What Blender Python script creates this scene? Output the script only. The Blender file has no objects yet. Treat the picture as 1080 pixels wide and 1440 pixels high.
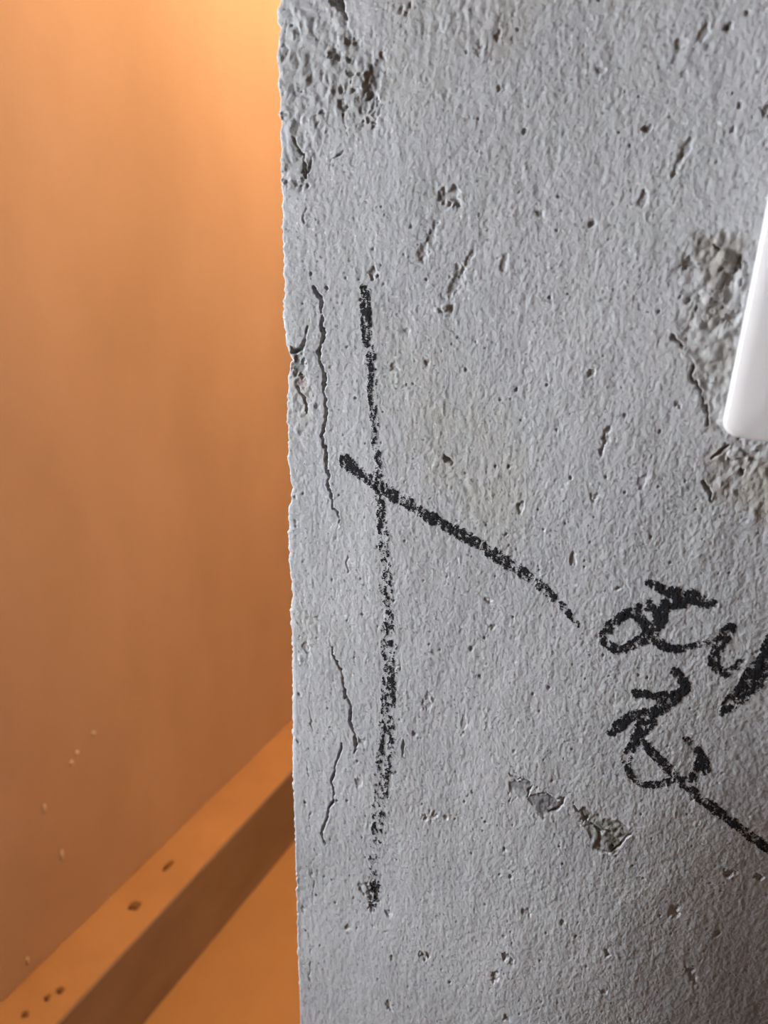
import bpy, bmesh, math
import numpy as np
from mathutils import Vector, Matrix

# ------------------------------------------------------------------ camera
SC = bpy.context.scene
COL = SC.collection
FPX = 1082.0                       # focal length in pixels of the 1080 x 1440 frame
CAM = np.array([0.185, -0.270, 1.371])
YAW, PITCH, ROLL = math.radians(27.0), math.radians(22.5), math.radians(1.76)
cF = np.array([-math.sin(YAW) * math.cos(PITCH), math.cos(YAW) * math.cos(PITCH), -math.sin(PITCH)])
_r0 = np.array([math.cos(YAW), math.sin(YAW), 0.0])
_u0 = np.cross(_r0, cF)
cR = math.cos(ROLL) * _r0 + math.sin(ROLL) * _u0
cU = -math.sin(ROLL) * _r0 + math.cos(ROLL) * _u0

cam = bpy.data.cameras.new('camera')
cam.sensor_fit = 'VERTICAL'
cam.sensor_height = 36.0
cam.lens = 36.0 * FPX / 1440.0
cam.clip_start = 0.01
cam.dof.use_dof = True
cam.dof.focus_distance = 0.335
cam.dof.aperture_fstop = 10.5
cam_o = bpy.data.objects.new('camera', cam)
COL.objects.link(cam_o)
m = Matrix.Identity(4)
for i in range(3):
    m[i][0], m[i][1], m[i][2], m[i][3] = cR[i], cU[i], -cF[i], CAM[i]
cam_o.matrix_world = m
SC.camera = cam_o

# ------------------------------------------------------------------ world, daylight, exposure
SC.view_settings.view_transform = 'Standard'
SC.view_settings.look = 'None'
SC.view_settings.gamma = 1.0
SC.view_settings.use_curve_mapping = False
SC.view_settings.exposure = 0.0
SKY = 36.0
w = bpy.data.worlds.new('overcast_sky')
SC.world = w
w.use_nodes = True
w.node_tree.nodes['Background'].inputs[0].default_value = (0.85, 0.92, 1.0, 1)
w.node_tree.nodes['Background'].inputs[1].default_value = SKY

# room dimensions (metres)
XL = -0.687           # face of the left wall
XR = 1.70             # right side of the rooms
YF, YB = 2.30, -2.40  # far end and rear end
ZC = 2.78             # ceiling
TH = 0.12             # thickness of the cement wall
WIN = (-0.60, -0.10, 0.80, 1.85)   # window in the left wall: y0 y1 z0 z1

pl = bpy.data.lights.new('window_daylight', 'AREA')
pl.shape = 'RECTANGLE'
pl.size = WIN[3] - WIN[2] - 0.1
pl.size_y = WIN[1] - WIN[0] - 0.1
pl.cycles.is_portal = True
plo = bpy.data.objects.new('window_daylight', pl)
COL.objects.link(plo)
plo.location = (XL - 0.19, (WIN[0] + WIN[1]) / 2, (WIN[2] + WIN[3]) / 2)
plo.rotation_euler = (0, -math.pi / 2, 0)     # -Z of the lamp looks towards +X

LAMP = (XL + 0.60, 1.12, 2.40)     # centre of the bare bulb
LAMP_L = 1280.0
LAMP_COL = (1.0, 0.56, 0.26)

# ------------------------------------------------------------------ helpers
def pix_ray(u, v):
    return cF + cR * ((u - 540) / FPX) - cU * ((v - 720) / FPX)

def sway(X, Z):  # added unevenness: turns the lower right away from the window light
    """invented bulge of the cement face that darkens its lower right (mm, towards the room)"""
    q = np.minimum(np.maximum(0.0, X - 105.0), 400.0)
    rr = np.where(q < 145, q * q / 220.0, 95.6 + 45.0 * (1 - np.exp(-np.maximum(q - 145, 0) * 1.318 / 45.0)))
    q2 = np.maximum(0.0, X - 165.0)
    w2 = np.where(q2 < 80, q2 * q2, 6400 + 160 * 25 * (1 - np.exp(-np.maximum(q2 - 80, 0) / 25.0)))
    rr = rr + w2 * 0.0060 / (1 + np.exp((Z + 225.0) / 30.0))  # extra recess to darken the lower right corner
    A = -0.072 + 0.125 * np.tanh((Z + 130.0) / 90.0)
    back = 0.5 + 0.5 * np.cos(np.pi * np.clip((X - 330.0) / 1300.0, 0, 1))     # evens out towards the far end
    return rr * A * back * np.exp(-np.maximum(0, Z - 100) / 500.0) * np.exp(-np.maximum(0, -430 - Z) / 350.0)

def wall_mm(u, v):
    """photo pixel -> millimetres on the cement wall face (X to the right of its corner, Z from lens height)"""
    u, v = np.asarray(u, float), np.asarray(v, float)
    d = cF[:, None] + cR[:, None] * ((u.ravel() - 540) / FPX) - cU[:, None] * ((v.ravel() - 720) / FPX)
    h = np.zeros(d.shape[1])
    for _ in range(6):
        t = (-h / 1000 - CAM[1]) / d[1]
        X, Z = (CAM[0] + d[0] * t) * 1000, d[2] * t * 1000
        h = sway(X, Z)
    return X, Z

def on_plane(u, v, axis, value):
    d = pix_ray(u, v)
    return CAM + d * ((value - CAM[axis]) / d[axis])

def tag(o, label=None, cat=None, group=None, kind=None):
    if label: o['label'] = label
    if cat: o['category'] = cat
    if group: o['group'] = group
    if kind: o['kind'] = kind
    return o

def link(name, me, mat=None, parent=None):
    o = bpy.data.objects.new(name, me)
    COL.objects.link(o)
    if mat: me.materials.append(mat)
    if parent: o.parent = parent
    return o

def from_bm(name, bm, mat, parent=None, smooth=False):
    me = bpy.data.meshes.new(name)
    bm.to_mesh(me); bm.free()
    if smooth:
        for p in me.polygons: p.use_smooth = True
    return link(name, me, mat, parent)

def add_box(bm, lo, hi):
    r = bmesh.ops.create_cube(bm, size=1.0)
    for v in r['verts']:
        v.co = Vector([lo[i] + (v.co[i] + 0.5) * (hi[i] - lo[i]) for i in range(3)])
    return r['verts']

def boxes(name, bl, mat, parent=None, bevel=0.0):
    bm = bmesh.new()
    for lo, hi in bl: add_box(bm, lo, hi)
    if bevel:
        bmesh.ops.bevel(bm, geom=bm.edges[:], offset=bevel, segments=2, affect='EDGES', profile=0.5)
    return from_bm(name, bm, mat, parent)

def grid_mesh(name, verts, faces, smooth=True):
    me = bpy.data.meshes.new(name)
    nv, nf = len(verts), len(faces)
    me.vertices.add(nv)
    me.vertices.foreach_set('co', np.ascontiguousarray(verts, np.float32).ravel())
    me.loops.add(nf * 4)
    me.loops.foreach_set('vertex_index', np.ascontiguousarray(faces, np.int32).ravel())
    me.polygons.add(nf)
    me.polygons.foreach_set('loop_start', np.arange(nf, dtype=np.int32) * 4)
    me.polygons.foreach_set('use_smooth', np.full(nf, smooth))
    me.update(calc_edges=True)
    me.validate()
    return me

class Nodes:
    def __init__(self, name, rough=0.8):
        self.m = bpy.data.materials.new(name)
        self.m.use_nodes = True
        self.t = self.m.node_tree
        self.b = self.t.nodes['Principled BSDF']
        self.b.inputs['Roughness'].default_value = rough
        self.c = None
    def n(self, typ, **kw):
        nd = self.t.nodes.new(typ)
        for k, v in kw.items():
            if k in nd.inputs: nd.inputs[k].default_value = v
            else: setattr(nd, k, v)
        return nd
    def l(self, a, b): self.t.links.new(a, b)
    def coord(self, scale=(1, 1, 1)):
        tc = self.n('ShaderNodeTexCoord')
        mp = self.n('ShaderNodeMapping')
        mp.inputs['Scale'].default_value = scale
        self.l(tc.outputs['Object'], mp.inputs[0])
        return mp.outputs[0]
    def noise(self, scale, detail=4, rough=0.55, stretch=(1, 1, 1)):
        nd = self.n('ShaderNodeTexNoise', Scale=scale, Detail=detail, Roughness=rough)
        self.l(self.coord(stretch), nd.inputs['Vector'])
        return nd.outputs['Fac']
    def ramp(self, fac, stops):
        r = self.n('ShaderNodeValToRGB')
        el = r.color_ramp.elements
        while len(el) < len(stops): el.new(0.5)
        for e, (p, c) in zip(el, stops):
            e.position = p
            e.color = (c, c, c, 1) if isinstance(c, (int, float)) else (*c, 1)
        self.l(fac, r.inputs[0])
        return r.outputs[0]
    def mix(self, a, b, fac, mode='MIX'):
        mx = self.n('ShaderNodeMix', data_type='RGBA', blend_type=mode)
        for s, v in ((6, a), (7, b), (0, fac)):
            if hasattr(v, 'links') or hasattr(v, 'is_linked'): self.l(v, mx.inputs[s])
            elif s == 0: mx.inputs[0].default_value = v
            else: mx.inputs[s].default_value = (*v, 1)
        return mx.outputs[2]
    def color(self, c):
        if isinstance(c, tuple): self.b.inputs['Base Color'].default_value = (*c, 1)
        else: self.l(c, self.b.inputs['Base Color'])
        return self
    def bump(self, h, strength, dist):
        b = self.n('ShaderNodeBump', Strength=strength, Distance=dist)
        self.l(h, b.inputs['Height'])
        self.l(b.outputs[0], self.b.inputs['Normal'])
        return self

def plaster(name, a, b, scale=3.0, rough=0.75, bump=0.15, bdist=0.004, stretch=(1, 1, 0.45)):
    N = Nodes(name, rough)
    N.color(N.mix(a, b, N.ramp(N.noise(scale, 5, 0.5, stretch), [(0.35, 0.0), (0.68, 1.0)])))
    N.bump(N.noise(55, 5, 0.6), bump, bdist)
    return N.m

# ------------------------------------------------------------------ materials
M = {}
M['left_wall'] = plaster('left_wall_paint', (0.64, 0.50, 0.405), (0.55, 0.425, 0.33), 5.0, 0.7)
M['room_wall'] = plaster('room_wall_paint', (0.36, 0.30, 0.25), (0.32, 0.27, 0.22), 2.0)
M['ceiling'] = plaster('ceiling_paint', (0.45, 0.42, 0.38), (0.42, 0.39, 0.35), 1.5)
M['floor'] = plaster('floor_screed', (0.50, 0.31, 0.145), (0.45, 0.275, 0.125), 6.0, 0.6, 0.1, stretch=(1, 1, 1))
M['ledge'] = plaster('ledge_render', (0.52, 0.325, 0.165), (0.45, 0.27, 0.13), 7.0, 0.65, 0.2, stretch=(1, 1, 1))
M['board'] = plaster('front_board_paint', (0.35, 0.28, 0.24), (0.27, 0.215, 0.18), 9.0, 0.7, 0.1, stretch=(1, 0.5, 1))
M['crumb'] = plaster('dried_mortar_crumb', (0.26, 0.145, 0.07), (0.20, 0.11, 0.05), 60, 0.9, stretch=(1, 1, 1))
M['splash'] = plaster('white_putty', (0.85, 0.80, 0.72), (0.78, 0.72, 0.64), 40, 0.8, stretch=(1, 1, 1))
M['metal'] = plaster('painted_aluminium', (0.75, 0.76, 0.78), (0.70, 0.71, 0.73), 5, 0.4, 0.02)
M['lamp_body'] = plaster('white_lamp_housing', (0.80, 0.78, 0.74), (0.76, 0.74, 0.70), 5, 0.4, 0.02)

N = Nodes('switch_plastic', 0.22)
N.color(N.mix((0.60, 0.57, 0.555), (0.57, 0.545, 0.53), N.noise(20, 3)))
N.bump(N.noise(900, 2), 0.03, 0.0003)
M['plastic'] = N.m

N = Nodes('window_glass', 0.02)
tr = N.n('ShaderNodeBsdfTransparent'); gl = N.n('ShaderNodeBsdfGlossy', Roughness=0.02); fr = N.n('ShaderNodeFresnel', IOR=1.45)
mxs = N.n('ShaderNodeMixShader')
N.l(fr.outputs[0], mxs.inputs[0]); N.l(tr.outputs[0], mxs.inputs[1]); N.l(gl.outputs[0], mxs.inputs[2])
N.l(mxs.outputs[0], N.t.nodes['Material Output'].inputs[0])
M['glass'] = N.m

N = Nodes('lit_bulb_glass', 0.5)
N.b.inputs['Emission Color'].default_value = (*LAMP_COL, 1)
N.b.inputs['Emission Strength'].default_value = LAMP_L
N.color(N.ramp(N.noise(8, 2), [(0.3, (0.85, 0.82, 0.78)), (0.7, (0.88, 0.85, 0.80))]))
M['diffuser'] = N.m

N = Nodes('black_marker_ink', 0.9)
N.b.inputs['Specular IOR Level'].default_value = 0.12
N.color(N.mix((0.009, 0.009, 0.011), (0.020, 0.019, 0.021), N.noise(900, 3)))
M['ink'] = N.m

def cement():
    N = Nodes('rough_cement_render', 0.92)
    N.b.inputs['Specular IOR Level'].default_value = 0.25
    big = N.ramp(N.noise(14, 5, 0.6), [(0.32, 0.0), (0.70, 1.0)])
    c = N.mix((0.375, 0.378, 0.385), (0.435, 0.428, 0.428), big)
    blot = N.ramp(N.noise(45, 4, 0.6), [(0.45, 0.0), (0.75, 1.0)])
    c = N.mix(c, (0.395, 0.400, 0.388), blot)
    # sand grains, a few of them pale, a few dark
    v = N.n('ShaderNodeTexVoronoi', Scale=1100.0)
    N.l(N.coord(), v.inputs['Vector'])
    sep = N.n('ShaderNodeSeparateColor')
    N.l(v.outputs['Color'], sep.inputs[0])
    c = N.mix(c, (0.64, 0.63, 0.62), N.ramp(sep.outputs[0], [(0.985, 0.0), (0.995, 0.6)]))
    c = N.mix(c, (0.15, 0.15, 0.155), N.ramp(sep.outputs[1], [(0.965, 0.0), (0.99, 0.7)]))
    at = N.n('ShaderNodeAttribute', attribute_name='stain_shade')
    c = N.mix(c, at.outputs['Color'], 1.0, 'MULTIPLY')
    N.color(c)
    fine = N.n('ShaderNodeBump', Strength=0.35, Distance=0.0006)
    N.l(N.noise(1500, 4, 0.65), fine.inputs['Height'])
    # beyond the modelled relief the material carries the same sandy ridges
    inv = N.n('ShaderNodeMath', operation='SUBTRACT'); inv.inputs[0].default_value = 1.0
    N.l(at.outputs['Alpha'], inv.inputs[1])
    rid = N.n('ShaderNodeBump', Distance=0.0012)
    N.l(inv.outputs[0], rid.inputs['Strength'])
    N.l(N.noise(330, 5, 0.6, (1, 1, 0.5)), rid.inputs['Height'])
    N.l(fine.outputs[0], rid.inputs['Normal'])
    N.l(rid.outputs[0], N.b.inputs['Normal'])
    return N.m
M['cement'] = cement()
N = Nodes('cement_back_render', 0.92)
N.color(N.mix((0.40, 0.40, 0.40), (0.46, 0.45, 0.44), N.noise(12, 6, 0.6)))
N.bump(N.noise(400, 5, 0.6), 0.6, 0.002)
M['cement_back'] = N.m

# ------------------------------------------------------------------ the rooms
wt = 0.24
y0, y1, z0, z1 = WIN
boxes('wall_left', [((XL - wt, YB, 0), (XL, y0, ZC)), ((XL - wt, y1, 0), (XL, YF, ZC)),
                    ((XL - wt, y0, 0), (XL, y1, z0)), ((XL - wt, y0, z1), (XL, y1, ZC))], M['left_wall'])
wl = bpy.data.objects['wall_left']
tag(wl, 'warm orange lit plaster wall behind the cement corner', 'wall', kind='structure')
o = boxes('floor', [((XL - wt, YB - wt, -0.15), (XR + wt, YF + wt, 0))], M['floor'])
tag(o, 'bright orange lit bare floor beside the ledge', 'floor', kind='structure')
o = boxes('ceiling', [((XL - wt, YB - wt, ZC), (XR + wt, YF + wt, ZC + 0.15))], M['ceiling'])
tag(o, 'plain painted ceiling over both rooms', 'ceiling', kind='structure')
o = boxes('wall_far', [((XL - wt, YF, 0), (XR + wt, YF + wt, ZC))], M['room_wall'])
tag(o, 'plain beige wall closing the lamp lit room', 'wall', kind='structure')
o = boxes('wall_rear', [((XL - wt, YB - wt, 0), (XR + wt, YB, ZC))], M['room_wall'])
tag(o, 'plain beige wall opposite the cement wall', 'wall', kind='structure')
o = boxes('wall_right', [((XR, YB, 0), (XR + wt, YF, ZC))], M['room_wall'])
tag(o, 'plain beige wall at the end of the cement wall', 'wall', kind='structure')

# ledge along the foot of the left wall
LX, LZ = XL + 0.102, 0.200
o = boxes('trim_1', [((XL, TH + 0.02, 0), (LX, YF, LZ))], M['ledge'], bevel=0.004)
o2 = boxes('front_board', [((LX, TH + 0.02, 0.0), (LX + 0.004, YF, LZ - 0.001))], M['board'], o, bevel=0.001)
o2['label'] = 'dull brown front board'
tag(o, 'low rendered ledge running along the foot of the orange wall', 'ledge', kind='structure')

# window
root = bpy.data.objects.new('window_1', None); COL.objects.link(root)
root.location = (XL - 0.12, (y0 + y1) / 2, z0)
tag(root, 'white framed two pane window in the left wall', 'window', kind='structure')
def wpart(name, bl, mat):
    o = boxes(name, bl, mat, bevel=0.003 if name != 'pane' else 0)
    o.data.transform(Matrix.Translation(-root.location)); o.parent = root
f, xa, xb = 0.05, XL - 0.15, XL - 0.09
wpart('window_frame', [((xa, y0, z0), (xb, y0 + f, z1)), ((xa, y1 - f, z0), (xb, y1, z1)),
                       ((xa, y0 + f, z0), (xb, y1 - f, z0 + f)), ((xa, y0 + f, z1 - f), (xb, y1 - f, z1))], M['metal'])
ym = (y0 + y1) / 2
wpart('mullion', [((xa, ym - 0.025, z0 + f), (xb, ym + 0.025, z1 - f))], M['metal'])
wpart('pane', [((XL - 0.123, y0 + f, z0 + f), (XL - 0.118, ym - 0.025, z1 - f))], M['glass'])
wpart('pane', [((XL - 0.123, ym + 0.025, z0 + f), (XL - 0.118, y1 - f, z1 - f))], M['glass'])

# ceiling lamp of the far room: round housing, diffuser, light just below it
def lathe(bm, prof, seg=40):
    rings = []
    for r, z in prof:
        rings.append([bm.verts.new((r * math.cos(2 * math.pi * k / seg), r * math.sin(2 * math.pi * k / seg), z)) for k in range(seg)])
    for a, b in zip(rings, rings[1:]):
        for k in range(seg):
            bm.faces.new((a[k], a[(k + 1) % seg], b[(k + 1) % seg], b[k]))
    for ring, flip in ((rings[0], False), (rings[-1], True)):
        bm.faces.new(ring if not flip else ring[::-1])
    bmesh.ops.recalc_face_normals(bm, faces=bm.faces[:])
lamp = bpy.data.objects.new('pendant_lamp', None); COL.objects.link(lamp)
lamp.location = (LAMP[0], LAMP[1], ZC)
tag(lamp, 'bare warm bulb hanging on a short cord near the orange wall', 'lamp')
dz = LAMP[2] - ZC
bm = bmesh.new(); lathe(bm, [(0.05, 0.0), (0.05, -0.012), (0.012, -0.028)], 24)
from_bm('ceiling_rose', bm, M['lamp_body'], lamp, True)
bm = bmesh.new(); lathe(bm, [(0.003, -0.026), (0.003, dz + 0.105)], 8)
from_bm('cord', bm, M['lamp_body'], lamp, True)
bm = bmesh.new(); lathe(bm, [(0.008, dz + 0.105), (0.019, dz + 0.095), (0.019, dz + 0.050), (0.015, dz + 0.046)], 20)
from_bm('socket', bm, M['lamp_body'], lamp, True)
bm = bmesh.new(); lathe(bm, [(0.014, dz + 0.045)] + [(0.045 * math.sin(a), dz + 0.045 * math.cos(a)) for a in np.radians([30, 50, 70, 90, 110, 130, 150, 170])], 20)
from_bm('bulb', bm, M['diffuser'], lamp, True)

# ------------------------------------------------------------------ the cement wall: height field in millimetres
rng = np.random.default_rng(7)
RES = 0.2
TX0, TX1, TZ0, TZ1 = -8.0, 262.0, -505.0, 85.0
NX, NZ = int((TX1 - TX0) / RES), int((TZ1 - TZ0) / RES)

def field(cx, cz, power=1.0, shape=(NZ, NX)):
    """smooth random field with correlation lengths cx, cz (mm), unit variance"""
    wn = rng.standard_normal(shape)
    fx = np.fft.rfftfreq(shape[1], RES)[None, :]
    fz = np.fft.fftfreq(shape[0], RES)[:, None]
    g = np.exp(-2 * (math.pi ** 2) * ((fx * cx) ** 2 + (fz * cz) ** 2) * 0.25 * power)
    h = np.fft.irfft2(np.fft.rfft2(wn) * g, s=shape)
    return (h - h.mean()) / h.std()

f_lo = field(45, 60)
f_md = field(9, 14)
f_st = field(1.3, 9.0)
f_bp = field(1.5, 2.1)
f_b2 = field(0.75, 1.2)
f_gr = field(0.32, 0.36)
f_rg = field(2.6, 2.8)
f_jx, f_jz = field(3.0, 3.0), field(3.0, 3.0)
px = TX0 + (np.arange(NX) + 0.5) * RES
pz = TZ0 + (np.arange(NZ) + 0.5) * RES

bump = 0.022 * f_st + 0.034 * f_bp + 0.038 * f_b2 + 0.044 * f_gr
H = 0.45 * f_lo + 0.08 * f_md + bump
PK = (0.6 * f_bp + 0.7 * f_b2 + 0.35 * f_st + 0.45 * f_gr); PK = (PK - PK.mean()) / PK.std()
STAIN_SHADE = np.ones((NZ, NX, 3), np.float32)  # colour multiplier: mortar and dirt stains, plus some painted shade

def window(xa, xb, za, zb, pad=4.0):
    i0 = max(0, int((xa - pad - TX0) / RES)); i1 = min(NX, int((xb + pad - TX0) / RES) + 1)
    j0 = max(0, int((za - pad - TZ0) / RES)); j1 = min(NZ, int((zb + pad - TZ0) / RES) + 1)
    return slice(j0, j1), slice(i0, i1)

def seg_dist(PX, PZ, X, Z):
    """distance to a polyline, and the position along it (point index)"""
    best = np.full(PX.shape, 1e9); pos = np.zeros(PX.shape)
    for k in range(len(X) - 1):
        dx, dz = X[k + 1] - X[k], Z[k + 1] - Z[k]
        L2 = dx * dx + dz * dz + 1e-9
        t = np.clip(((PX - X[k]) * dx + (PZ - Z[k]) * dz) / L2, 0, 1)
        d = np.hypot(PX - X[k] - t * dx, PZ - Z[k] - t * dz)
        c = d < best
        best[c] = d[c]; pos[c] = (k + t)[c]
    return best, pos

def polyline(pts):
    p = np.array(pts, float)
    X, Z = wall_mm(p[:, 0], p[:, 1])
    return X, Z

def win_of(X, Z, pad):
    sl = window(X.min(), X.max(), Z.min(), Z.max(), pad)
    PX, PZ = np.meshgrid(px[sl[1]], pz[sl[0]])
    return sl, PX, PZ

def crack(pts, width, depth, jit=0.35):
    """pts in photo pixels; width per point (mm); a steep-sided slot"""
    X, Z = polyline(pts)
    wv = np.interp(np.linspace(0, 1, len(X)), np.linspace(0, 1, len(width)), width)
    sl, PX, PZ = win_of(X, Z, 6)
    d, pos = seg_dist(PX + jit * f_jx[sl] + 0.20 * f_b2[sl] + 0.16 * f_bp[sl], PZ + jit * f_jz[sl] + 0.25 * f_b2[sl], X, Z)
    ww = np.interp(pos, np.arange(len(X)), wv) * (0.95 if depth > 2.3 else 0.72) * (1 + 0.40 * np.clip(f_rg[sl], -2, 2))
    ww = np.maximum(ww, 0.04) * 0.5
    prof = np.clip((ww + 0.18 - d) / 0.26, 0, 1)
    lip = 0.05 * np.exp(-((d - ww - 0.5) / 0.5) ** 2)
    H[sl] += lip - (1.9 * depth if depth > 2.3 else depth) * prof * np.clip(ww * 2 / 0.45, 0.25, 1.0)

def pit(u, v, wpx, hpx, depth, rough=0.5, ang=0.0, stain_shade=None, soft=0.35):
    """ragged hollow (or, with a negative depth, a crumb) of wpx x hpx photo pixels"""
    X, Z = wall_mm(u, v); X, Z = X[0], Z[0]
    Xa, _ = wall_mm(u + 1, v); _, Za = wall_mm(u, v + 1)
    sx, sz = abs(Xa[0] - X), abs(Za[0] - Z)
    a, b = wpx * sx / 2, hpx * sz / 2
    R = max(a, b) + 2
    sl = window(X - R, X + R, Z - R, Z + R, 2)
    PX, PZ = np.meshgrid(px[sl[1]] - X, pz[sl[0]] - Z)
    ca, sa = math.cos(ang), math.sin(ang)
    q = np.hypot((PX * ca + PZ * sa) / a, (-PX * sa + PZ * ca) / b) + rough * 0.40 * f_bp[sl] + rough * 0.45 * f_b2[sl] + rough * 0.2 * f_gr[sl]
    msk = np.clip((1 - q) / soft + 0.5, 0, 1)
    msk = msk * msk * (3 - 2 * msk)
    H[sl] -= (0.55 if 0 < depth < 2 else 0.8) * depth * msk * (1 + 0.25 * rough * f_rg[sl])
    if stain_shade is not None:
        k = msk[..., None]
        STAIN_SHADE[sl] = STAIN_SHADE[sl] * (1 - k) + STAIN_SHADE[sl] * np.array(stain_shade, np.float32) * k

def rough_patch(poly, amp, sink, stain_shade=None, feather=2.0, holes=0):
    """broken, crumbly area: coarse relief inside a pixel polygon"""
    X, Z = polyline(poly)
    sl, PX, PZ = win_of(X, Z, 6)
    d, _ = seg_dist(PX + 1.1 * f_jx[sl] + 0.5 * f_bp[sl], PZ + 1.1 * f_jz[sl] + 0.5 * f_b2[sl], np.append(X, X[0]), np.append(Z, Z[0]))
    QX, QZ = PX + 1.1 * f_jx[sl] + 0.5 * f_bp[sl], PZ + 1.1 * f_jz[sl] + 0.5 * f_b2[sl]
    ins = np.zeros(PX.shape, bool)
    n = len(X)
    for k in range(n):
        x1, z1_, x2, z2 = X[k], Z[k], X[(k + 1) % n], Z[(k + 1) % n]
        c = ((z1_ > QZ) != (z2 > QZ)) & (QX < (x2 - x1) * (QZ - z1_) / (z2 - z1_ + 1e-12) + x1)
        ins ^= c
    sd = np.where(ins, d, -d)
    msk = np.clip(sd / feather + 0.5, 0, 1)
    crumb = np.abs(f_rg[sl]) * 0.9 + 0.45 * np.abs(f_bp[sl]) - 1.0
    H[sl] += msk * (0.42 * amp * crumb - 0.6 * sink)
    if stain_shade is not None:
        k = (msk * np.clip(0.75 + 0.30 * f_md[sl] + 0.15 * f_rg[sl], 0.1, 1))[..., None]
        STAIN_SHADE[sl] = STAIN_SHADE[sl] * (1 - k) + STAIN_SHADE[sl] * np.array(stain_shade, np.float32) * k

# --- damaged areas
BROWN = (0.93, 0.88, 0.80)
rough_patch([(395, -10), (470, -10), (500, 40), (535, 90), (545, 150), (520, 185), (490, 200), (470, 170), (440, 215), (440, 260), (425, 275), (397, 250)], 0.65, 0.15, (0.80, 0.80, 0.78), 5)
rough_patch([(962, 345), (1000, 332), (1060, 330), (1050, 420), (1030, 520), (1015, 600), (1000, 605), (990, 560), (975, 510), (960, 480), (962, 440), (958, 380)], 0.95, 0.55, (0.64, 0.60, 0.54), 5.0)  # browner mortar beside the switch, tint darkened further as painted shade
rough_patch([(1000, 640), (1030, 618), (1100, 628), (1110, 760), (1060, 720), (1010, 706), (990, 680)], 0.6, 0.35, (0.80, 0.74, 0.65), 5.0)
rough_patch([(540, -10), (760, -10), (740, 60), (700, 100), (660, 70), (610, 50)], 0.30, 0.05, (0.88, 0.84, 0.79), 10)
rough_patch([(540, 470), (640, 500), (760, 640), (720, 780), (640, 720), (560, 650)], 0.10, 0.0, (0.97, 0.95, 0.89), 14)
rough_patch([(560, 1), (640, 20), (650, 130), (560, 200), (530, 120)], 0.12, 0.0, (0.98, 0.97, 0.93), 10)
rough_patch([(412, 840), (450, 870), (440, 940), (414, 920)], 0.35, 0.05, (0.97, 0.96, 0.93), 3)
rough_patch([(409, 500), (432, 520), (440, 600), (425, 640), (408, 620)], 0.40, 0.25, (0.97, 0.95, 0.92), 2)
# flaked skin of the render, lower middle
for poly, st, am in (([(715, 1090), (726, 1092), (748, 1106), (741, 1123), (720, 1110)], (0.42, 0.42, 0.43), 0.25),
                 ([(752, 1118), (770, 1113), (793, 1123), (788, 1138), (772, 1144), (760, 1151), (743, 1126)], (0.45, 0.44, 0.44), 0.4),
                 ([(809, 1134), (822, 1140), (839, 1147), (873, 1160), (887, 1176), (873, 1188), (854, 1200), (835, 1190), (832, 1172), (818, 1158)], (0.36, 0.35, 0.28), 0.9)):
    rough_patch(poly, am, 0.55, st, 1.3)
crack([(716, 1088), (728, 1092), (748, 1105), (742, 1122)], [0.6, 0.9, 0.7, 0.9], 1.3)
crack([(752, 1118), (768, 1114), (775, 1120), (793, 1122), (787, 1137), (770, 1143)], [0.4, 0.7, 0.9, 0.9, 0.5], 1.2)
crack([(809, 1134), (820, 1150), (835, 1160), (845, 1170), (860, 1172)], [0.7, 1.1, 1.0, 0.6], 1.4)
crack([(887, 1174), (873, 1188), (852, 1200), (838, 1192)], [0.6, 0.7, 0.8, 0.4], 1.0)

# --- cracks
crack([(443, 403), (447, 415), (453, 423), (455, 443), (453, 457), (455, 470), (449, 493), (452, 513), (457, 530), (455, 550), (458, 567), (460, 580),
       (455, 607), (452, 613), (460, 637), (458, 647), (463, 667), (462, 678), (467, 700), (468, 712), (477, 720), (478, 733)],
      [0.9, 1.1, 0.7, 0.9, 1.0, 0.9, 0.85, 0.8, 0.75, 0.7, 0.6, 0.5, 0.35, 0.2], 2.6, 0.2)
crack([(478, 733), (474, 752), (470, 775)], [0.2, 0.1], 0.6)
crack([(433, 458), (430, 477), (423, 490), (410, 498)], [0.5, 1.0, 1.6, 2.4], 2.2, 0.2)
crack([(420, 545), (425, 552), (430, 567), (431, 582)], [0.9, 0.8, 0.7, 0.3], 1.7, 0.2)
pit(420, 508, 18, 40, 1.2, 0.5, stain_shade=(0.72, 0.75, 0.74))
pit(424, 538, 14, 20, 0.6, 0.5, stain_shade=(1.0, 0.90, 0.85))
crack([(437, 857), (440, 866), (452, 876), (460, 885), (467, 910), (473, 927)], [0.15, 0.3, 0.2, 0.3], 0.9, 0.25)
crack([(467, 910), (473, 927), (480, 943), (486, 967), (488, 980), (494, 993), (493, 1013), (497, 1023), (503, 1040), (500, 1057)],
      [0.3, 0.5, 0.8, 1.0, 1.2, 1.0, 1.1, 0.8, 0.6, 0.3], 2.6, 0.2)
crack([(483, 1043), (478, 1063), (472, 1080), (466, 1097), (470, 1113), (470, 1125), (463, 1137), (460, 1153), (452, 1170), (458, 1188)],
      [0.6, 0.7, 0.6, 0.9, 0.9, 0.7, 0.8, 0.8, 0.7, 0.4], 2.4, 0.2)
for pts in ([(433, 925), (435, 940), (436, 970), (438, 1007), (442, 1040)], [(432, 1060), (435, 1090), (437, 1120), (435, 1150), (438, 1197)],
            [(447, 1203), (436, 1220), (441, 1247), (439, 1273)], [(420, 1297), (434, 1313), (438, 1343), (436, 1367), (435, 1400)]):
    crack(pts, [0.15, 0.35, 0.2, 0.4, 0.15], 0.9, 0.5)
crack([(412, 187), (418, 203), (425, 217), (428, 233), (432, 252)], [0.6, 0.8, 0.7, 0.8, 0.9], 1.9, 0.3)
crack([(437, 220), (434, 235), (432, 252)], [0.4, 0.6, 0.6], 1.3, 0.3)
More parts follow.
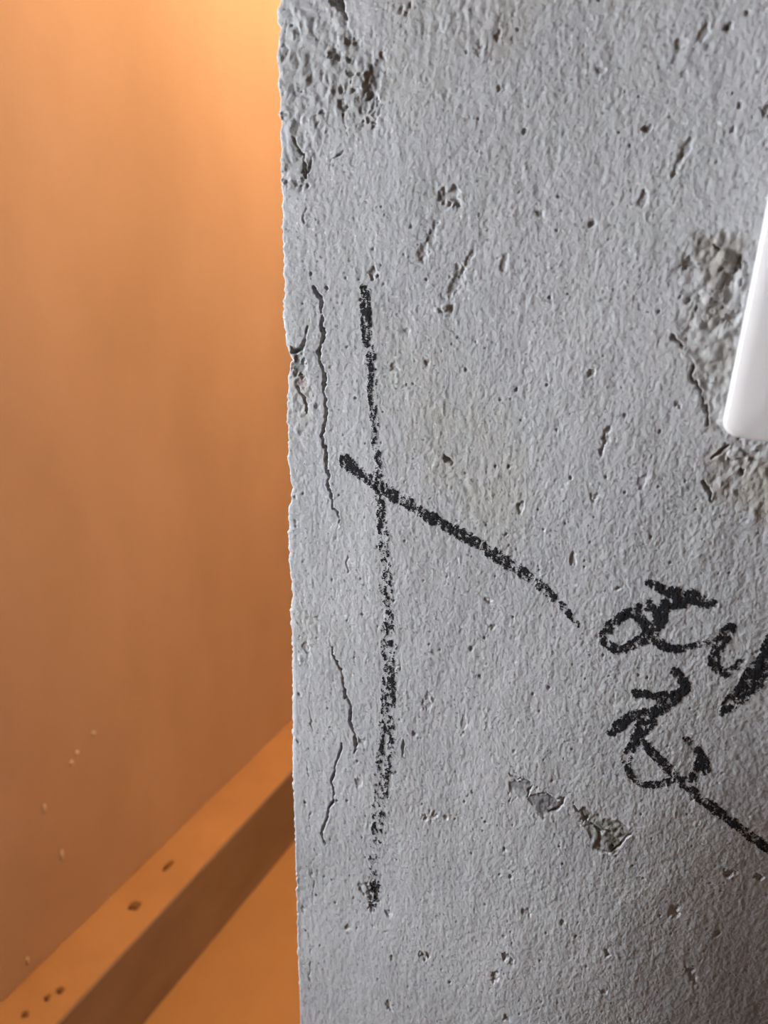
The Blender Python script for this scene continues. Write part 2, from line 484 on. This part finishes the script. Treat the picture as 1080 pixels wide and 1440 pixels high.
crack([(448, 170), (440, 200), (443, 212)], [0.3, 0.4, 0.2], 0.9, 0.5)
crack([(460, 185), (448, 213)], [0.3, 0.3], 0.8, 0.5)
crack([(481, 160), (485, 180), (491, 194)], [0.4, 0.5, 0.3], 0.9, 0.5)
crack([(478, 216), (470, 220), (463, 230)], [0.5, 0.4, 0.2], 1.0, 0.4)
crack([(430, 292), (430, 304), (429, 317)], [0.3, 0.5, 0.3], 1.0, 0.3)
crack([(478, -8), (477, 6), (483, 22), (487, 32)], [3.0, 3.2, 1.6, 0.4], 3.2, 0.5)
crack([(464, 2), (472, 6)], [1.2, 1.6], 1.8, 0.4)
crack([(945, 475), (955, 482), (967, 497), (975, 510), (972, 533), (982, 547), (990, 567), (995, 597)], [1.2, 1.0, 0.8, 0.9, 0.7, 0.8, 0.9, 1.1], 1.7, 0.4)
crack([(1024, 628), (1016, 638), (1005, 646)], [0.8, 1.0, 0.4], 1.7, 0.4)
crack([(988, 677), (997, 690), (1007, 706)], [0.7, 0.8, 0.4], 1.3, 0.4)
crack([(567, 1040), (567, 1052), (569, 1064)], [0.4, 1.2, 0.3], 1.4, 0.2)
crack([(491, 778), (489, 792), (489, 806)], [0.5, 0.6, 0.4], 0.7, 0.4)
crack([(1003, 345), (1010, 352)], [0.6, 0.8], 1.5)
# --- hollows, gouges, pinholes that can be picked out
for a in [(493, 59, 9, 10, 1.5), (477, 80, 9, 12, 1.5), (466, 76, 6, 9, 1.3), (495, 83, 8, 7, 1.2), (482, 126, 6, 12, 1.5), (482, 147, 8, 16, 1.6),
          (452, 158, 10, 8, 1.1), (523, 167, 18, 14, 1.3), (503, 60, 5, 8, 1.0), (496, 105, 10, 8, 1.2), (500, 128, 6, 7, 1.3), (520, 128, 9, 20, 1.3),
          (421, 45, 10, 8, 0.8), (402, 70, 10, 12, 0.6), (400, 130, 8, 10, 0.8), (400, 165, 6, 10, 0.9), (403, 250, 10, 14, 0.8), (420, 258, 24, 12, 0.9),
          (632, 275, 20, 20, 1.2), (525, 385, 9, 16, 1.0), (629, 647, 12, 8, 2.2), (700, 50, 11, 12, 0.9), (672, 72, 12, 14, 0.6), (702, 123, 14, 8, 0.7), (570, 15, 14, 14, 0.8),
          (906, 182, 11, 6, 1.8), (830, 316, 9, 6, 1.6), (1032, 183, 9, 11, 1.5), (1040, 148, 8, 8, 1.2), (1023, 39, 10, 10, 1.1), (1050, 17, 7, 7, 1.0),
          (948, 245, 7, 10, 1.3), (846, 97, 13, 8, 0.7), (942, 163, 8, 8, 0.8), (962, 102, 12, 8, 0.6), (759, 300, 6, 6, 1.0), (1076, 155, 8, 14, 1.3),
          (832, 525, 6, 8, 1.2), (851, 620, 9, 22, 1.2), (955, 573, 9, 8, 0.8), (770, 535, 6, 6, 0.8), (835, 698, 9, 8, 0.9), (805, 788, 8, 14, 0.9), (733, 713, 6, 12, 0.8),
          (1043, 664, 10, 11, 2.4), (870, 827, 7, 5, 1.4), (967, 370, 14, 12, 1.6), (1040, 370, 14, 20, 2.2), (1022, 395, 20, 14, 1.9), (967, 423, 6, 12, 1.4), (1012, 380, 10, 8, 1.4), (1030, 450, 16, 18, 1.2),
          (585, 1032, 9, 7, 1.0), (562, 937, 10, 7, 0.9), (612, 1150, 10, 10, 0.7), (627, 1150, 5, 5, 0.9), (597, 1150, 5, 5, 0.9), (670, 950, 7, 5, 1.0), (664, 912, 7, 7, 1.0), (690, 880, 8, 6, 0.9), (686, 845, 8, 7, 0.9),
          (524, 1254, 16, 22, 1.2), (522, 1278, 8, 10, 1.3), (506, 1248, 5, 14, 0.9), (545, 1286, 7, 7, 0.9), (488, 1306, 7, 9, 1.1), (596, 1344, 10, 10, 1.2), (551, 1346, 5, 9, 1.0), (548, 1412, 6, 10, 1.1),
          (718, 1234, 5, 5, 1.2), (741, 1284, 13, 9, 1.1), (715, 1347, 11, 8, 1.4), (696, 1374, 8, 16, 1.5), (710, 1430, 7, 8, 1.3), (1025, 1230, 12, 8, 1.8), (1067, 1234, 12, 8, 1.8), (947, 1286, 14, 12, 1.2), (966, 1367, 12, 7, 1.7), (974, 1379, 14, 10, 0.8), (1009, 1315, 6, 5, 1.4), (853, 1342, 7, 6, 1.2), (791, 1297, 8, 5, 1.0), (850, 1396, 7, 7, 1.0),
          (430, 1430, 18, 14, 1.8), (425, 1280, 4, 10, 0.8), (422, 975, 4, 4, 1.0), (420, 1043, 4, 4, 1.0), (430, 910, 10, 12, 0.7), (502, 465, 5, 5, 0.5), (446, 572, 8, 5, 0.8), (416, 700, 5, 6, 0.8), (416, 733, 5, 6, 0.8), (600, 510, 4, 6, 0.7), (572, 465, 6, 5, 0.7), (553, 515, 6, 9, 0.8), (510, 1040, 9, 7, 0.7), (505, 1100, 8, 12, 0.6)]:
    pit(*a, rough=0.7)
pit(988, 47, 13, 26, 0.8, 0.4, -0.35, (0.90, 0.92, 0.93)); pit(958, 59, 18, 12, 0.8, 0.4)
pit(965, 208, 12, 24, 0.7, 0.4, -0.3, (0.90, 0.90, 0.92)); pit(954, 230, 10, 22, 0.6, 0.4, -0.3)
pit(904, 278, 13, 20, 0.6, 0.3, -0.3, (0.90, 0.90, 0.92)); pit(708, 366, 9, 28, 0.5, 0.4, -0.3)
pit(602, 987, 12, 24, 0.5, 0.3, -0.15, (0.9, 0.9, 0.9)); pit(652, 1015, 6, 34, 0.4, 0.4); pit(903, 677, 10, 28, 0.5, 0.4, -0.2)
pit(605, 333, 9, 42, 0.8, 0.4, -0.42, (0.93, 0.93, 0.94), 0.8); pit(597, 350, 12, 26, 0.5, 0.5, -0.4, None, 0.9)
pit(655, 370, 9, 34, 0.9, 0.4, -0.42, (0.92, 0.92, 0.93), 0.7); pit(642, 394, 15, 56, 0.8, 0.4, -0.42, (0.88, 0.87, 0.88), 0.9); pit(634, 434, 7, 10, 1.2, 0.5)
pit(625, 433, 9, 8, -1.2, 0.4); pit(613, 436, 8, 7, -0.9, 0.4); pit(506, 113, 22, 22, -1.4, 0.3)
pit(529, 112, 18, 62, 0.9, 0.4, -0.2, (0.80, 0.80, 0.82)); pit(520, 148, 34, 26, 0.5, 0.5, 0, (0.86, 0.86, 0.88))  # dark hollows by the raised crumb, its shadow painted into the colour
pit(1000, 415, 26, 24, -1.1, 0.4); pit(1015, 360, 16, 18, -0.9, 0.5); pit(985, 440, 30, 30, -0.7, 0.5)
pit(1035, 640, 22, 14, -0.9, 0.5)
# scattered pinholes of the sandy render
n = 800
for X, Z, r, dp in zip(rng.uniform(1, 245, n), rng.uniform(-490, 70, n), rng.uniform(0.12, 0.5, n), rng.uniform(0.3, 1.1, n)):
    sl = window(X - r, X + r, Z - r, Z + r, 1.0)
    PX, PZ = np.meshgrid(px[sl[1]] - X, pz[sl[0]] - Z)
    q = np.hypot(PX / r, PZ / (r * 1.25)) + 0.3 * f_b2[sl]
    H[sl] -= dp * np.clip((1.1 - q) / 0.4, 0, 1)

# --- silhouette of the corner (photo pixels down the edge)
EDGE = np.array([(395, -60), (395, 0), (391.7, 32), (395, 42), (392.7, 90), (396, 133), (396.7, 240), (398, 320), (400.7, 400), (400.5, 450), (402.7, 480), (408, 495), (413.3, 507), (407, 527),
                 (404, 593), (406.7, 620), (405, 647), (411.7, 687), (406.7, 717), (406.7, 780), (410, 823), (413, 840), (408, 860), (411.7, 887), (413, 953), (412.7, 1020), (411.7, 1073),
                 (413.3, 1133), (415, 1200), (417, 1297), (418.3, 1333), (421.7, 1417), (423, 1432), (422, 1500)])
ex, ez = wall_mm(EDGE[:, 0], EDGE[:, 1])
RAD = 1.3
ex = ex - 0.474 * RAD
order = np.argsort(ez)

def sample(T, x, z):
    fx = np.clip((x - TX0) / RES - 0.5, 0, NX - 1.001); fz = np.clip((z - TZ0) / RES - 0.5, 0, NZ - 1.001)
    i, j = fx.astype(int), fz.astype(int)
    a, b = fx - i, fz - j
    if T.ndim == 3: a, b = a[..., None], b[..., None]
    return (T[j, i] * (1 - a) + T[j, i + 1] * a) * (1 - b) + (T[j + 1, i] * (1 - a) + T[j + 1, i + 1] * a) * b

# rows: fine where the photo looks, coarse above and below
vr = np.arange(1452, -13, -1.2)
_, zr = wall_mm(np.full(vr.shape, 560.0), vr)
zlo = max(-498.0, zr.min() - 12)
zf = np.concatenate([np.arange(zlo, zr.min(), 0.6), zr])
ztop, zbot = (ZC - CAM[2]) * 1000, -CAM[2] * 1000
rows = np.concatenate([np.linspace(zbot, zf[0] - 8, 40), zf, np.linspace(zf[-1] + 6, ztop, 50)])
ur = np.arange(411, 1092, 1.15)
xr, _ = wall_mm(ur, np.full(ur.shape, 760.0))
xr = xr - xr[0]
cf = np.concatenate([xr, np.arange(xr[-1] + 0.33, 246, 0.36)])
arc = np.linspace(0, math.pi / 2, 9)
cols_end = np.concatenate([np.linspace(TH * 1000, 14, 10), np.linspace(11, RAD + 0.4, 14)])   # depth along the end face
far = np.concatenate([np.geomspace(cf[-1] + 2, XR * 1000, 40)])
nE, nA = len(cols_end), len(arc)
cfront = np.concatenate([cf[cf > RAD + 0.2], far])
NC, NR = nE + nA + len(cfront), len(rows)

edge_noise = np.interp(rows, pz, f_gr[:, 40] * 0.10 + f_b2[:, 40] * 0.22 + f_bp[:, 40] * 0.20)
xe = np.interp(rows, ez[order], ex[order]) + edge_noise
base_x = np.concatenate([np.zeros(nE), RAD - RAD * np.cos(arc), cfront])
base_y = np.concatenate([cols_end, RAD - RAD * np.sin(arc), np.zeros(len(cfront))])
nxv = np.concatenate([-np.ones(nE), -np.cos(arc), np.zeros(len(cfront))])
nyv = np.concatenate([np.zeros(nE), -np.sin(arc), -np.ones(len(cfront))])
fall = np.exp(-np.maximum(base_x, 0) / 12.0)
VX = base_x[None, :] + xe[:, None] * fall[None, :]
VY = np.repeat(base_y[None, :], NR, 0)
VZ = np.repeat(rows[:, None], NC, 1)
hx = np.where(np.arange(NC) < nE, -base_y, base_x)[None, :] + 0 * VX + np.where(np.arange(NC) < nE + nA, 1.0, 0)[None, :] * 0
hh = sample(H, np.where(hx < 0, np.abs(hx) % 200, VX), VZ)
fade = np.clip((252 - VX) / 6, 0, 1) * np.clip((VZ - zf[0] + 4) / 8, 0, 1) * np.clip((zf[-1] + 4 - VZ) / 8, 0, 1)
endf = np.where(np.arange(NC) < nE, np.clip(1 - (base_y - 3) / 20, 0.0, 1), 1.0)[None, :]
hh = hh * fade * endf
amt = np.where(np.arange(NC) < nE + nA, 0.75, 1.0)[None, :]
VX = VX + nxv[None, :] * hh * amt
VY = VY + nyv[None, :] * hh * amt - sway(VX, VZ)
verts = np.stack([VX / 1000, VY / 1000, VZ / 1000 + CAM[2]], -1)
verts[0, :, 2] = 0.0; verts[-1, :, 2] = ZC
idx = np.arange(NR * NC).reshape(NR, NC)
faces = np.stack([idx[:-1, :-1], idx[:-1, 1:], idx[1:, 1:], idx[1:, :-1]], -1).reshape(-1, 4)
me = grid_mesh('wall_center', verts.reshape(-1, 3), faces)
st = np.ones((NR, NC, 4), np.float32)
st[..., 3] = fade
st[..., :3] = sample(STAIN_SHADE, VX, VZ) * fade[..., None] + (1 - fade[..., None])
att = me.color_attributes.new('stain_shade', 'FLOAT_COLOR', 'POINT')
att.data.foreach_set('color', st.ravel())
wall = link('wall_center', me, M['cement'])
tag(wall, 'rough grey cement wall with cracked corner and black marker writing', 'wall', kind='structure')
# back of the same wall
bm = bmesh.new()
bv = [bm.verts.new(p) for p in ((0.0, TH, 0), (XR, TH, 0), (XR, TH, ZC), (0.0, TH, ZC))]
bm.faces.new(bv[::-1])
from_bm('back_face', bm, M['cement_back'], wall)

# ------------------------------------------------------------------ black marker: dry ink on the tops of the relief
PKV = sample(PK, VX, VZ)
def up2(A):
    """bilinear doubling of a vertex array"""
    B = np.empty((A.shape[0] * 2 - 1, A.shape[1] * 2 - 1))
    B[::2, ::2] = A
    B[1::2, ::2] = (A[:-1] + A[1:]) / 2
    B[:, 1::2] = (B[:, :-2:2] + B[:, 2::2]) / 2
    return B

def ink(name, strokes, label, press=0.93):
    """strokes: list of (points [(u, v, width_px, coverage), ...])"""
    allp = np.array([p[:2] for s in strokes for p in s], float)
    X, Z = wall_mm(allp[:, 0], allp[:, 1])
    j0, j1 = np.searchsorted(rows, [Z.min() - 6, Z.max() + 6])
    c0 = max(nE + nA, nE + nA + np.searchsorted(cfront, X.min() - 6)); c1 = min(NC - len(far), nE + nA + np.searchsorted(cfront, X.max() + 6))
    sl = (slice(j0, j1), slice(c0, c1))
    gx, gy, gz = up2(VX[sl]), up2(VY[sl]), up2(VZ[sl])
    cx = (gx[:-1, :-1] + gx[1:, 1:]) / 2; cz = (gz[:-1, :-1] + gz[1:, 1:]) / 2
    pk = sample(PK, cx, cz)
    jx = sample(f_b2, cx, cz)
    fine = rng.standard_normal(cx.shape)
    fine = (fine + np.roll(fine, 1, 0) + np.roll(fine, 1, 1) + np.roll(fine, (1, 1), (0, 1))) / 2
    on = np.zeros(cx.shape, bool)
    for s in strokes:
        a = np.array(s, float)
        # smooth the hand-drawn line
        t = np.arange(len(a)); tt = np.linspace(0, len(a) - 1, (len(a) - 1) * 5 + 1)
        P = np.stack([np.interp(tt, t, a[:, k]) for k in range(4)], 1)
        if len(a) > 2:
            for _ in range(3):
                Q = P.copy(); Q[1:-1] = (P[:-2] + 2 * P[1:-1] + P[2:]) / 4; P = Q
        sx, sz = wall_mm(P[:, 0], P[:, 1])
        s1x, s1z = wall_mm(P[:, 0] + 1, P[:, 1]); s2x, s2z = wall_mm(P[:, 0], P[:, 1] + 1)
        mm = np.sqrt(np.abs((s1x - sx) * (s2z - sz) - (s2x - sx) * (s1z - sz)))     # mm per pixel
        d, pos = seg_dist(cx, cz, sx, sz)
        wd = np.interp(pos, np.arange(len(P)), P[:, 2] * mm) / 2
        cov = np.clip(press * np.interp(pos, np.arange(len(P)), P[:, 3]), 0.02, 0.985)
        q = d / wd
        thr = -1.05 * np.log(cov / (1 - cov)) * 0.6
        val = 0.90 * pk + 0.55 * fine - thr - 4.0 * np.clip(q - 0.80, 0, None)
        on |= (val > 0) & (q < 1.35)
    jj, ii = np.nonzero(on)
    if len(jj) == 0: return
    nrow, ncol = gx.shape
    id2 = np.arange(nrow * ncol).reshape(nrow, ncol)
    fc = np.stack([id2[jj, ii], id2[jj, ii + 1], id2[jj + 1, ii + 1], id2[jj + 1, ii]], -1)
    used, inv = np.unique(fc, return_inverse=True)
    V = np.stack([gx.ravel()[used] / 1000, (gy.ravel()[used] - 0.06) / 1000, gz.ravel()[used] / 1000 + CAM[2]], -1)
    o = link(name, grid_mesh(name, V, inv.reshape(-1, 4)), M['ink'], wall)
    o['label'] = label
    return o

ink('marker_line', [[(513, 408, 13, 0.95), (514, 440, 15, 1.08), (516, 482, 13, 1.0)],
                    [(520, 488, 12, 0.30), (522, 515, 15, 0.55), (524, 550, 14, 0.42), (528, 600, 13, 0.42), (531, 650, 13, 0.40), (535, 690, 15, 0.45), (538, 720, 14, 0.40), (541, 780, 14, 0.42), (545, 850, 17, 0.60),
                     (547, 900, 18, 0.60), (547, 950, 19, 0.52), (546, 1000, 20, 0.50), (545, 1040, 20, 0.52), (541, 1080, 20, 0.42), (536, 1120, 18, 0.42), (532, 1160, 16, 0.28), (526, 1200, 14, 0.16), (523, 1235, 12, 0.2)],
                    [(526, 1242, 14, 0.6), (522, 1262, 16, 0.7), (522, 1280, 7, 0.5)]], 'long faded vertical black marker line', 0.76)
ink('marker_line', [[(487, 649, 17, 0.95), (500, 660, 16, 0.82), (520, 674, 15, 0.80), (545, 690, 17, 0.80), (580, 711, 16, 0.70), (620, 735, 15, 0.66), (660, 757, 16, 0.66), (700, 783, 17, 0.66), (735, 806, 16, 0.66), (765, 828, 15, 0.72), (790, 853, 13, 0.66), (812, 878, 8, 0.4)]],
    'slanting black marker line crossing the vertical one', 0.88)
ink('handwritten_mark', [[(914, 820, 12, 0.74), (933, 829, 14, 0.80), (953, 836, 22, 0.86), (975, 842, 23, 0.90), (998, 847, 15, 0.93)], [(945, 852, 10, 0.9), (968, 850, 10, 0.9)],
                    [(936, 848, 13, 0.88), (930, 866, 16, 0.92), (918, 886, 18, 0.93), (900, 902, 14, 0.88), (882, 911, 12, 0.85), (866, 914, 12, 0.82), (853, 906, 13, 0.85), (849, 893, 13, 0.86), (858, 878, 13, 0.82), (874, 867, 13, 0.82), (892, 859, 14, 0.88), (914, 851, 14, 0.90)],
                    [(897, 862, 12, 0.92), (907, 880, 17, 0.93), (920, 897, 14, 0.9), (934, 909, 13, 0.88), (953, 913, 12, 0.85), (976, 908, 10, 0.72), (1000, 902, 9, 0.55)],
                    [(916, 852, 9, 0.9), (923, 862, 10, 0.9)]],
    'looped black marker character')
ink('handwritten_mark', [[(1027, 884, 16, 0.93), (1014, 897, 16, 0.92), (1006, 916, 15, 0.88), (1004, 934, 14, 0.85), (1018, 947, 13, 0.82), (1032, 942, 12, 0.82), (1040, 930, 8, 0.75)]],
    'small hooked black marker stroke')
ink('handwritten_mark', [[(1094, 902, 26, 0.97), (1078, 930, 26, 0.96), (1062, 952, 24, 0.95), (1044, 972, 22, 0.93), (1026, 990, 16, 0.88), (1013, 1004, 6, 0.85)]],
    'thick slanting black marker stroke')
ink('handwritten_mark', [[(950, 944, 12, 0.92), (959, 955, 14, 0.93), (964, 968, 13, 0.92), (956, 975, 13, 0.90), (940, 978, 13, 0.90), (922, 979, 13, 0.88), (906, 976, 12, 0.88), (894, 975, 13, 0.90)],
                    [(950, 981, 12, 0.88), (934, 990, 17, 0.93), (920, 1002, 16, 0.88), (910, 1015, 19, 0.86), (900, 1030, 17, 0.88), (896, 1042, 14, 0.88)],
                    [(914, 1002, 14, 0.86), (892, 1004, 13, 0.80), (876, 1015, 14, 0.92), (860, 1029, 11, 0.88)],
                    [(896, 1042, 12, 0.86), (885, 1056, 11, 0.84), (880, 1073, 10, 0.80), (885, 1090, 9, 0.72), (897, 1100, 8, 0.72), (910, 1104, 11, 0.86), (929, 1102, 10, 0.80), (948, 1094, 11, 0.85), (965, 1096, 12, 0.6), (977, 1089, 14, 0.75), (988, 1078, 18, 0.88), (988, 1066, 14, 0.93), (980, 1053, 11, 0.88), (965, 1037, 8, 0.80)],
                    [(897, 1036, 16, 0.93), (910, 1049, 14, 0.90), (925, 1064, 13, 0.86), (942, 1082, 13, 0.85), (956, 1097, 12, 0.86), (982, 1118, 13, 0.82), (1009, 1139, 14, 0.80), (1040, 1164, 14, 0.80), (1066, 1183, 13, 0.80), (1100, 1208, 13, 0.75)]],
    'looped black marker character with long tail')

# ------------------------------------------------------------------ switch on the wall
def rounded_rect(w_, h_, r, seg=8):
    pts = []
    for cx_, cz_, a0 in ((w_ / 2 - r, h_ / 2 - r, 0), (-w_ / 2 + r, h_ / 2 - r, 90), (-w_ / 2 + r, -h_ / 2 + r, 180), (w_ / 2 - r, -h_ / 2 + r, 270)):
        for k in range(seg + 1):
            a = math.radians(a0 + 90 * k / seg)
            pts.append((cx_ + r * math.cos(a), cz_ + r * math.sin(a)))
    return pts
def slab(rings):
    """closed body from stacked rounded rectangles: (width, height, corner radius, y)"""
    bm = bmesh.new()
    vv = [[bm.verts.new((x, y, z)) for x, z in rounded_rect(a, b, r)] for a, b, r, y in rings]
    n = len(vv[0])
    for p, q in zip(vv, vv[1:]):
        for k in range(n):
            bm.faces.new((p[k], p[(k + 1) % n], q[(k + 1) % n], q[k]))
    bm.faces.new(vv[0]); bm.faces.new(vv[-1][::-1])
    bmesh.ops.recalc_face_normals(bm, faces=bm.faces[:])
    return bm
T_ = 0.0095
sw = bpy.data.objects.new('wall_switch', None); COL.objects.link(sw)
sc_ = (0.270 - T_) 
PLX = CAM[0] - 0.0505 * sc_        # left edge of the plate
PLZ = CAM[2] - 0.2630 * sc_        # lower edge
W_ = 0.086
sw.location = (PLX + W_ / 2, -0.001, PLZ + W_ / 2)
tag(sw, 'glossy white plastic switch plate on the cement wall', 'switch')
from_bm('plate', slab([(W_ - 0.003, W_ - 0.003, 0.004, -0.0012), (W_, W_, 0.0052, -0.003), (W_, W_, 0.0052, -0.0075), (W_ - 0.0007, W_ - 0.0007, 0.005, -0.0087),
                       (W_ - 0.0026, W_ - 0.0026, 0.0045, -0.0095), (W_ - 0.010, W_ - 0.010, 0.003, -0.0102), (W_ - 0.024, W_ - 0.024, 0.002, -0.0106), (W_ - 0.037, W_ - 0.037, 0.002, -0.0108), (W_ - 0.038, W_ - 0.038, 0.002, -0.0088)]), M['plastic'], sw, True)
from_bm('rocker', slab([(W_ - 0.039, W_ - 0.039, 0.002, -0.0086), (W_ - 0.039, W_ - 0.039, 0.002, -0.0112), (W_ - 0.041, W_ - 0.041, 0.002, -0.0118), (W_ - 0.06, W_ - 0.06, 0.002, -0.0122)]), M['plastic'], sw, True)

# ------------------------------------------------------------------ dirt on the ledge, putty splashes on the orange wall
def lump(seed, a, b, c):
    r_ = np.random.default_rng(seed)
    bm = bmesh.new()
    bmesh.ops.create_icosphere(bm, subdivisions=2, radius=1.0)
    for v in bm.verts:
        k = 1 + 0.22 * r_.standard_normal()
        v.co = Vector((v.co.x * a * k, v.co.y * b * k, max(v.co.z, -0.15) * c * k))
    zmin = min(v.co.z for v in bm.verts)
    for v in bm.verts: v.co.z -= zmin
    return bm
CRUMB = ['long narrow dark crumb lying along the orange ledge', 'broad flat dark crumb on the orange ledge, widest of all',
         'largest of the three small crumbs close together on the ledge', 'tiniest dark crumb on the ledge, between two small ones', 'small round crumb on the ledge, last of the small three']
for k, (u, v, a, b, c) in enumerate([(237, 1217, 0.0055, 0.013, 0.003), (189, 1274, 0.008, 0.010, 0.003), (85, 1393, 0.005, 0.006, 0.004), (67, 1404, 0.004, 0.005, 0.004), (36, 1427, 0.005, 0.005, 0.004)]):
    p = on_plane(u, v, 2, LZ)
    o = from_bm('mortar_crumb', lump(k, a, b, c), M['crumb'], None, True)
    o.location = (min(max(p[0], XL + 0.02), LX - 0.02), p[1], LZ)
    tag(o, CRUMB[k], 'crumb', 'mortar crumbs on the ledge')
for k, (u, v, a, b) in enumerate([(62, 1137, 0.004, 0.008), (131, 1031, 0.004, 0.005), (108, 1058, 0.004, 0.004), (100, 1073, 0.0035, 0.005), (87, 1202, 0.003, 0.010), (38, 1350, 0.003, 0.007)]):
    p = on_plane(u, v, 0, XL)
    bm = lump(50 + k, a, b, 0.0012)
    bmesh.ops.rotate(bm, verts=bm.verts[:], cent=(0, 0, 0), matrix=Matrix.Rotation(math.pi / 2, 3, 'Z'))
    bmesh.ops.rotate(bm, verts=bm.verts[:], cent=(0, 0, 0), matrix=Matrix(((0, 0, 1), (1, 0, 0), (0, 1, 0))))
    bmesh.ops.rotate(bm, verts=bm.verts[:], cent=(0, 0, 0), matrix=Matrix.Rotation(math.pi / 2, 3, 'X'))
    o = from_bm('putty_splash', bm, M['splash'], wl, True)
    o.location = (XL, p[1], p[2])
